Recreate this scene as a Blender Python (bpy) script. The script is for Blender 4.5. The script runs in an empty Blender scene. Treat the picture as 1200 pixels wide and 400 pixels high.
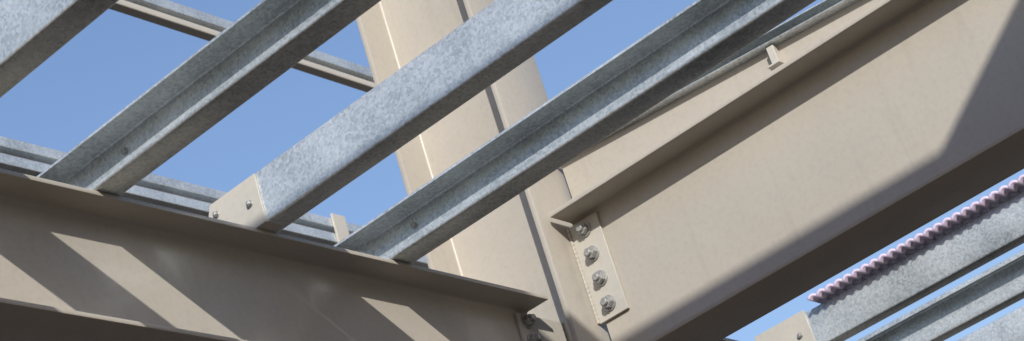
import bpy, bmesh, math, random
from mathutils import Vector, Matrix
random.seed(4)
sc=bpy.context.scene
col=sc.collection

# ------------------------------------------------------------ materials
def newmat(n):
    m=bpy.data.materials.new(n); m.use_nodes=True
    nt=m.node_tree; b=nt.nodes['Principled BSDF']
    return m,nt,b
def N(nt,t,**k):
    n=nt.nodes.new(t)
    for a,v in k.items(): setattr(n,a,v)
    return n
def noise(nt,co,scale,detail=3,rough=.55):
    n=N(nt,'ShaderNodeTexNoise'); n.inputs['Scale'].default_value=scale
    n.inputs['Detail'].default_value=detail; n.inputs['Roughness'].default_value=rough
    nt.links.new(co,n.inputs['Vector']); return n
def ramp(nt,fac,stops):
    r=N(nt,'ShaderNodeValToRGB'); e=r.color_ramp.elements
    while len(e)<len(stops): e.new(.5)
    for i,(p,c) in enumerate(stops):
        e[i].position=p; e[i].color=(c[0],c[1],c[2],1) if isinstance(c,(tuple,list)) else (c,c,c,1)
    nt.links.new(fac,r.inputs[0]); return r
def mixc(nt,a,b,fac,mode='MIX'):
    m=N(nt,'ShaderNodeMix',data_type='RGBA',blend_type=mode)
    for s,v in ((m.inputs[0],fac),(m.inputs[6],a),(m.inputs[7],b)):
        if hasattr(v,'links'): nt.links.new(v,s)
        elif isinstance(v,(int,float)): s.default_value=v if s==m.inputs[0] else (v,v,v,1)
        else: s.default_value=(*v,1)
    return m.outputs[2]

def paint_mat(name,base,dark=.93):
    m,nt,b=newmat(name)
    tc=N(nt,'ShaderNodeTexCoord').outputs['Object']
    n1=noise(nt,tc,1.7,3); n2=noise(nt,tc,55,4,.7); n3=noise(nt,tc,7,3)
    r1=ramp(nt,n1.outputs[0],[(.3,dark),(.7,1.03)])
    c=mixc(nt,base,r1.outputs[0],1.0,'MULTIPLY')
    r2=ramp(nt,n2.outputs[0],[(.30,.93),(.5,1.0),(.75,1.03)])
    c=mixc(nt,c,r2.outputs[0],1.0,'MULTIPLY')
    mp=N(nt,'ShaderNodeMapping'); mp.inputs['Scale'].default_value=(14,14,1.3); nt.links.new(tc,mp.inputs[0])
    n4=noise(nt,mp.outputs[0],1,4,.6)
    r3=ramp(nt,n4.outputs[0],[(.58,0.),(.78,.28)])
    c=mixc(nt,c,tuple(x*.62 for x in base),r3.outputs[0])
    nt.links.new(c,b.inputs['Base Color'])
    rr=ramp(nt,n3.outputs[0],[(.3,.36),(.7,.50)])
    nt.links.new(rr.outputs[0],b.inputs['Roughness'])
    bp2=N(nt,'ShaderNodeBump'); bp2.inputs['Strength'].default_value=.16; bp2.inputs['Distance'].default_value=.01
    nt.links.new(n3.outputs[0],bp2.inputs['Height'])
    nt.links.new(bp2.outputs[0],b.inputs['Normal'])
    return m

def galv_mat(name,lo,hi,metal=.55,rlo=.28,rhi=.42):
    m,nt,b=newmat(name)
    tc=N(nt,'ShaderNodeTexCoord').outputs['Object']
    w=noise(nt,tc,45,2)
    va=N(nt,'ShaderNodeVectorMath',operation='MULTIPLY_ADD')
    nt.links.new(w.outputs['Color'],va.inputs[0]); va.inputs[1].default_value=(.022,.022,.022); nt.links.new(tc,va.inputs[2])
    v=N(nt,'ShaderNodeTexVoronoi'); v.inputs['Scale'].default_value=125; nt.links.new(va.outputs[0],v.inputs['Vector'])
    sx=N(nt,'ShaderNodeSeparateColor'); nt.links.new(v.outputs['Color'],sx.inputs[0])
    n1=noise(nt,tc,4,2,.5); n2=noise(nt,tc,120,3,.75)
    a=N(nt,'ShaderNodeMath',operation='MULTIPLY_ADD'); nt.links.new(sx.outputs[0],a.inputs[0]); a.inputs[1].default_value=.20
    a3=N(nt,'ShaderNodeMath',operation='MULTIPLY_ADD'); nt.links.new(n1.outputs[0],a3.inputs[0]); a3.inputs[1].default_value=.50
    a4=N(nt,'ShaderNodeMath',operation='MULTIPLY_ADD'); nt.links.new(n2.outputs[0],a4.inputs[0]); a4.inputs[1].default_value=.34; a4.inputs[2].default_value=-.01
    nt.links.new(a4.outputs[0],a3.inputs[2]); nt.links.new(a3.outputs[0],a.inputs[2])
    r=ramp(nt,a.outputs[0],[(.28,lo),(.52,tuple((x+y)/2 for x,y in zip(lo,hi))),(.82,hi)])
    nt.links.new(r.outputs[0],b.inputs['Base Color'])
    b.inputs['Metallic'].default_value=metal
    rr=ramp(nt,a.outputs[0],[(.2,rlo),(.8,rhi)]); nt.links.new(rr.outputs[0],b.inputs['Roughness'])
    bp=N(nt,'ShaderNodeBump'); bp.inputs['Strength'].default_value=.08; bp.inputs['Distance'].default_value=.002
    nt.links.new(a.outputs[0],bp.inputs['Height']); nt.links.new(bp.outputs[0],b.inputs['Normal'])
    return m

BEIGE=paint_mat('beige_paint',(.385,.352,.300))
BEIGE2=paint_mat('beige_primer_plate',(.43,.405,.355))
GALV=galv_mat('galvanised_steel',(.27,.30,.315),(.78,.82,.825))
BOLT=galv_mat('zinc_bolt',(.24,.24,.23),(.48,.48,.46),.65,.4,.55)
LILAC=paint_mat('lilac_sheet',(.60,.50,.64))
def ground_mat():
    m,nt,b=newmat('concrete_ground')
    tc=N(nt,'ShaderNodeTexCoord').outputs['Object']
    n=noise(nt,tc,.35,6,.65); n2=noise(nt,tc,12,4,.7)
    r=ramp(nt,n.outputs[0],[(.3,(.055,.043,.032)),(.7,(.10,.080,.060))])
    r2=ramp(nt,n2.outputs[0],[(.3,.8),(.7,1.08)])
    nt.links.new(mixc(nt,r.outputs[0],r2.outputs[0],1.,'MULTIPLY'),b.inputs['Base Color'])
    b.inputs['Roughness'].default_value=.9
    return m
GROUND=ground_mat()

# ------------------------------------------------------------ geometry helpers
def empty(name,loc=(0,0,0)):
    e=bpy.data.objects.new(name,None); e.location=loc; e.empty_display_size=.2; col.objects.link(e); return e
def finish(bm,name,mat,parent=None,bevel=0):
    bmesh.ops.recalc_face_normals(bm,faces=bm.faces)
    me=bpy.data.meshes.new(name); bm.to_mesh(me); bm.free()
    for p in me.polygons: p.use_smooth=True
    me.set_sharp_from_angle(angle=math.radians(32))
    o=bpy.data.objects.new(name,me); me.materials.append(mat); col.objects.link(o)
    if parent: o.parent=parent
    if bevel:
        md=o.modifiers.new('bevel','BEVEL'); md.width=bevel; md.segments=2; md.limit_method='ANGLE'; md.angle_limit=math.radians(50)
    return o
def extrude(name,pts,axis,a0,a1,mat,parent=None,bevel=0,shear=0.,origin=0.,dz=0.):
    """shear: rise in z per metre along Y (sloping members)"""
    bm=bmesh.new()
    def P(p,a):
        return {'Y':(p[0],a,p[1]+dz+shear*(a-origin)),'X':(a,p[0],p[1]),'Z':(p[0],p[1],a)}[axis]
    A=[bm.verts.new(P(p,a0)) for p in pts]; B=[bm.verts.new(P(p,a1)) for p in pts]
    n=len(pts)
    for i in range(n): bm.faces.new((A[i],A[(i+1)%n],B[(i+1)%n],B[i]))
    bm.faces.new(A); bm.faces.new(B[::-1])
    return finish(bm,name,mat,parent,bevel)
def box(name,lo,hi,mat,parent=None,bevel=.0015):
    return extrude(name,[(lo[0],lo[1]),(hi[0],lo[1]),(hi[0],hi[1]),(lo[0],hi[1])],'Z',lo[2],hi[2],mat,parent,bevel)
def isec(cu,cv,W,D,tf,tw,r):
    """I outline; u = flange-width direction, v = depth direction; rounded flange toes"""
    e=.002
    q=[(W/2-e,D/2),(W/2-e*.3,D/2-e*.3),(W/2,D/2-e),(W/2,D/2-tf+e),(W/2-e*.3,D/2-tf+e*.3),(W/2-e,D/2-tf)]
    c=(tw/2+r,D/2-tf-r)
    for i in range(5):
        a=math.radians(90+i*22.5); q.append((c[0]+r*math.cos(a),c[1]+r*math.sin(a)))
    right=q+[(x,-y) for x,y in reversed(q)]
    full=right+[(-x,-y) for x,y in right]
    return [(cu+x,cv+y) for x,y in full]
def csec(x0,x1,z0,z1,side,lip=.018,t=.0028,r=.006):
    """lipped channel; web at x1 if side=='L' (open to -x) else web at x0"""
    h=t/2
    L,Rr,B,T=x0+h,x1-h,z0+h,z1-h
    path=[(L,T-lip),(L,T),(Rr,T),(Rr,B),(L,B),(L,B+lip)]
    pts=[path[0]]
    for i in range(1,5):
        p=Vector(path[i]); a=(Vector(path[i-1])-p).normalized(); b=(Vector(path[i+1])-p).normalized()
        c=p+a*r+b*r
        for k in range(5):
            th=k/4*math.pi/2
            pts.append(tuple(c - b*r*math.cos(th) - a*r*math.sin(th)))
    pts.append(path[5])
    P=[Vector(p) for p in pts]; n=len(P); out=[];inn=[]
    for i in range(n):
        d=(P[min(i+1,n-1)]-P[max(i-1,0)]).normalized(); nn=Vector((-d.y,d.x))
        out.append(P[i]+nn*h); inn.append(P[i]-nn*h)
    poly=[tuple(v) for v in out]+[tuple(v) for v in reversed(inn)]
    if side=='R': poly=[(x0+x1-x,z) for x,z in poly]
    return poly
def bolt(parent,loc,axis,s=1.0,length=.022):
    bm=bmesh.new()
    def cyl(r,z0,z1,n,rot=0,ch=0):
        rings=[(r-ch,z0),(r,z0+ch),(r,z1-ch),(r-ch,z1)] if ch else [(r,z0),(r,z1)]
        vs=[[bm.verts.new((rr*math.cos(rot+2*math.pi*i/n),rr*math.sin(rot+2*math.pi*i/n),z)) for i in range(n)] for rr,z in rings]
        for a,b in zip(vs,vs[1:]):
            for i in range(n): bm.faces.new((a[i],a[(i+1)%n],b[(i+1)%n],b[i]))
        bm.faces.new(vs[0]); bm.faces.new(vs[-1])
    rot=random.random()
    cyl(.0225*s,-.001,.0038*s,24,0,.0005)
    cyl(.0172*s,.0038*s,.019*s,6,rot,.0012)
    cyl(.0098*s,.018*s,(.019+length)*s,16,0,.0015)
    o=finish(bm,'bolt',BOLT,parent)
    q=Vector((0,0,1)).rotation_difference(Vector(axis)); o.rotation_mode='QUATERNION'; o.rotation_quaternion=q; o.location=loc
    return o
def weld(parent,x,y,z0,z1,r=.006):
    """rippled fillet weld bead running vertically"""
    bm=bmesh.new(); rings=[]; n=int((z1-z0)/.004)
    for i in range(n+1):
        z=z0+(z1-z0)*i/n; rr=r*(1+.16*math.sin(i*1.6)+random.uniform(-.08,.08))
        rings.append([bm.verts.new((x+rr*math.cos(k*math.pi/4),y+rr*math.sin(k*math.pi/4),z)) for k in range(8)])
    for a,b in zip(rings,rings[1:]):
        for k in range(8): bm.faces.new((a[k],a[(k+1)%8],b[(k+1)%8],b[k]))
    bm.faces.new(rings[0]); bm.faces.new(rings[-1])
    finish(bm,'weld_bead',BEIGE,parent)

# ------------------------------------------------------------ ground
bm=bmesh.new()
S=600
v=[bm.verts.new((x,y,-1.6)) for x,y in ((-S,-S),(S,-S),(S,S),(-S,S))]
bm.faces.new(v)
finish(bm,'ground',GROUND)

# ------------------------------------------------------------ main column
cc=empty('steel_column')
extrude('column_section',isec(5.085,3.322,.300,.474,.020,.013,.010),'Z',-1.6,6.2,BEIGE,cc)
box('base_plate',(4.88,3.03,-1.6),(5.29,3.61,-1.57),BEIGE,cc)

# ------------------------------------------------------------ beam carrying purlins
lb=empty('steel_beam')
extrude('beam_section',isec(3.227,2.2155,.200,.369,.013,.009,.012),'X',-1.2,4.907,BEIGE,lb)
extrude('web_tongue',[(3.2225,2.06),(3.2315,2.06),(3.2315,2.372),(3.2225,2.372)],'X',4.907,5.07,BEIGE,lb)
box('fin_plate',(4.835,3.2105,2.09),(5.076,3.2215,2.372),BEIGE2,lb)
for z in (2.345,2.275,2.205,2.135): bolt(lb,(4.875,3.2105,z),(0,-1,0),1.15,.012)

# ------------------------------------------------------------ deep girder
rb=empty('steel_beam')
extrude('beam_section',isec(5.097,2.394,.255,.572,.016,.011,.014),'Y',-4.2,3.064,BEIGE,rb)
box('fin_plate',(5.0795,2.962,2.300),(5.0905,3.083,2.652),BEIGE2,rb)
weld(rb,5.078,3.082,2.302,2.650)
for z in (2.617,2.527,2.437,2.347): bolt(rb,(5.0795,3.022,z),(-1,0,0),1.2,.010)
# sloping edge upstand standing on the girder
up=empty('edge_upstand')
bm=bmesh.new()
def zt(y): return 2.850+.078*(y-1.94)
q=[]
for x in (5.150,5.156):
    q.append([bm.verts.new(p) for p in ((x,-.2,2.682),(x,3.07,2.682),(x,3.07,zt(3.07)-.028),(x,-.2,zt(-.2)-.028))])
bm.faces.new(q[0]); bm.faces.new(q[1])
for i in range(4): bm.faces.new((q[0][i],q[0][(i+1)%4],q[1][(i+1)%4],q[1][i]))
finish(bm,'upstand_plate',BEIGE,up)
extrude('rim',csec(5.112,5.19,-.026,.016,'L',.006),'Y',-.2,3.07,GALV,up,shear=.078,origin=3.07,dz=zt(3.07))
box('clip',(5.119,2.19,2.772),(5.149,2.215,2.838),BEIGE2,up)
box('clip_foot',(5.10,2.18,2.764),(5.149,2.225,2.771),BEIGE2,up)

# ------------------------------------------------------------ purlins
def purlin(xr,side,y0=-4.3,y1=3.33,z0=2.4,h=.15,w=.075,lip=.018):
    e=empty('steel_purlin')
    extrude('channel',csec(xr-w,xr,z0+.001,z0+h,side,lip),'Y',y0,y1,GALV,e)
    return e
p0=purlin(2.04,'L'); p1=purlin(2.62,'R',w=.085)
p2=purlin(3.17,'L',w=.088,lip=.009); p3=purlin(3.722,'R',y1=3.14,w=.080,h=.155); p4=purlin(4.268,'L',w=.096,lip=.009)
for p,x in ((p2,3.167),(p4,4.265)):
    for z in (2.445,2.505): bolt(p,(x-.0026,3.08,z),(-1,0,0),.45,.004)
def cleat(parent,x,y0,y1,z0,z1,t=.006):
    extrude('cleat_plate',[(y0,z0),(y1,z0),(y1,z0+.09),(y1-.03,z1),(y0,z1)],'X',x-t,x,BEIGE2,parent,.001)
    box('cleat_foot',(x,y0,z0),(x+.06,y1,z0+.006),BEIGE2,parent)
cleat(p3,3.6415,3.09,3.30,2.4005,2.549)
for z in (2.44,2.51): bolt(p3,(3.6355,3.255,z),(-1,0,0),.5,.004)
bolt(p3,(3.6355,3.13,2.475),(-1,0,0),.5,.004)
for x,s in ((5.93,'L'),(6.565,'R'),(7.10,'L'),(7.68,'R'),(8.26,'L'),(8.84,'L'),(9.4,'L')):
    p=purlin(x,s,y1=3.14 if s=='R' else 3.33)
    if s=='R':
        cleat(p,x-.0755,3.06,3.32,2.4005,2.56)
        for z in (2.44,2.51): bolt(p,(x-.0815,3.27,z),(-1,0,0),.55,.004)
        bolt(p,(x-.0815,3.11,2.475),(-1,0,0),.55,.004)
lb2=empty('steel_beam')
extrude('beam_section',isec(3.227,2.2155,.200,.369,.013,.009,.012),'X',5.26,11,BEIGE,lb2)
lb3=empty('steel_beam')
extrude('beam_section',isec(-4.15,2.2155,.200,.369,.013,.009,.012),'X',-1.2,4.93,BEIGE,lb3)
lb4=empty('steel_beam')
extrude('beam_section',isec(-4.15,2.2155,.200,.369,.013,.009,.012),'X',5.26,11,BEIGE,lb4)

# corrugated closure strip on the first purlin of next bay
e=empty('corrugated_strip')
bm=bmesh.new(); prof=[]
y=-4.2
while y<3.0:
    for k in range(8):
        prof.append((y+.040*k/8,.005-.005*math.cos(2*math.pi*k/8)))
    y+=.040
ra=[];
for x in (6.425,6.56):
    ra.append([bm.verts.new((x,py,2.556+pz)) for py,pz in prof])
for i in range(len(prof)-1): bm.faces.new((ra[0][i],ra[0][i+1],ra[1][i+1],ra[1][i]))
o=finish(bm,'sheet',LILAC,e); md=o.modifiers.new('s','SOLIDIFY'); md.thickness=.012; md.offset=1

# ------------------------------------------------------------ supporting columns elsewhere, plus unseen upper frame added to cast shadows
def column(x,y,z0,z1,W=.2,D=.25):
    e=empty('steel_column'); extrude('column_section',isec(x,y,W,D,.014,.009,.012),'Z',z0,z1,BEIGE,e)
    box('base_plate',(x-W*.7,y-D*.7,z0),(x+W*.7,y+D*.7,z0+.02),BEIGE,e); return e
column(-1.35,3.227,-1.6,2.4); column(-1.35,-4.15,-1.6,2.4); column(11.15,3.227,-1.6,2.6); column(11.15,-4.15,-1.6,2.6)
column(5.097,-4.4,-1.6,2.68,.3,.35)
for yc in (-.70,-3.4):  # out-of-view upper beams and posts, added; nearer beam shades the girder web
    t=empty('steel_beam'); extrude('beam_section',isec(yc,3.72,.20,.60,.016,.010,.012),'X',-3,5.3,BEIGE,t)
    column(5.097,yc,2.681,3.419,.16,.16); column(-2.9,yc,-1.6,3.419)
for xr in (.722,1.86): purlin(xr,'L',y0=-3.6,y1=1.5,z0=4.021)  # unseen upper purlins, added to throw shadow bands on beam and girder webs

# ------------------------------------------------------------ distant rails
def rail(zs,y=7.0,x0=1.8,x1=10.4):
    e=empty('steel_rail')
    for (z0,z1,mt,side) in zs:
        extrude('channel',csec(y,y+.07,z0,z1,side,.018),'X',x0,x1,mt,e)
    return e
ra1=rail([(6.785,6.835,BEIGE2,'R'),(6.875,6.955,GALV,'R')]); ra2=rail([(5.515,5.585,GALV,'R'),(5.405,5.475,GALV,'R')])
for x in (5.2,8.85): box('splice_plate',(x,6.984,5.395),(x+.12,6.998,5.61),BEIGE2,ra2)
column(10.5,7.18,-1.6,7.1); column(1.9,7.18,-1.6,7.1)

# ------------------------------------------------------------ light
d=Vector((1,.81,-.60)).normalized()
sl=bpy.data.lights.new('sun','SUN'); sl.energy=4.9; sl.angle=math.radians(.5); sl.color=(1,.965,.90)
so=bpy.data.objects.new('sun',sl); so.rotation_mode='QUATERNION'; so.rotation_quaternion=d.to_track_quat('-Z','Y'); so.location=(-5,-5,8); col.objects.link(so)
w=bpy.data.worlds.new('World'); sc.world=w; w.use_nodes=True; nt=w.node_tree
sk=nt.nodes.new('ShaderNodeTexSky'); sk.sky_type='NISHITA'; sk.sun_disc=False
sk.sun_elevation=math.asin(-d.z); sk.sun_rotation=math.atan2(-d.x,-d.y)
sk.air_density=1.6; sk.dust_density=1.3; sk.ozone_density=4.6
bg=nt.nodes['Background']; bg.inputs[1].default_value=.15
tint=mixc(nt,(1,1,1),(1.13,1.03,1.12),1.0,'MULTIPLY')
tn=tint.node
nt.links.new(sk.outputs[0],tn.inputs[6]); nt.links.new(tint,bg.inputs[0])

# ------------------------------------------------------------ camera
R=[[0.6235,-0.7318,-0.2752],[0.1903,0.4835,-0.8544],[0.7583,0.4803,0.4407]]
rt=Vector(R[0]).normalized(); fw=Vector(R[2]); fw=(fw-rt*fw.dot(rt)).normalized(); upv=rt.cross(fw)
M=Matrix((( rt.x,upv.x,-fw.x,0),(rt.y,upv.y,-fw.y,0),(rt.z,upv.z,-fw.z,0),(0,0,0,1)))
cam=bpy.data.cameras.new('camera'); cam.sensor_width=36; cam.sensor_fit='HORIZONTAL'; cam.lens=36*2332.6/1200
cam.clip_end=2000; cam.clip_start=.05
cam.dof.use_dof=True; cam.dof.focus_distance=6.0; cam.dof.aperture_fstop=9
co=bpy.data.objects.new('camera',cam); co.matrix_world=M; col.objects.link(co); sc.camera=co
sc.view_settings.view_transform='Standard'; sc.view_settings.look='None'; sc.view_settings.exposure=0
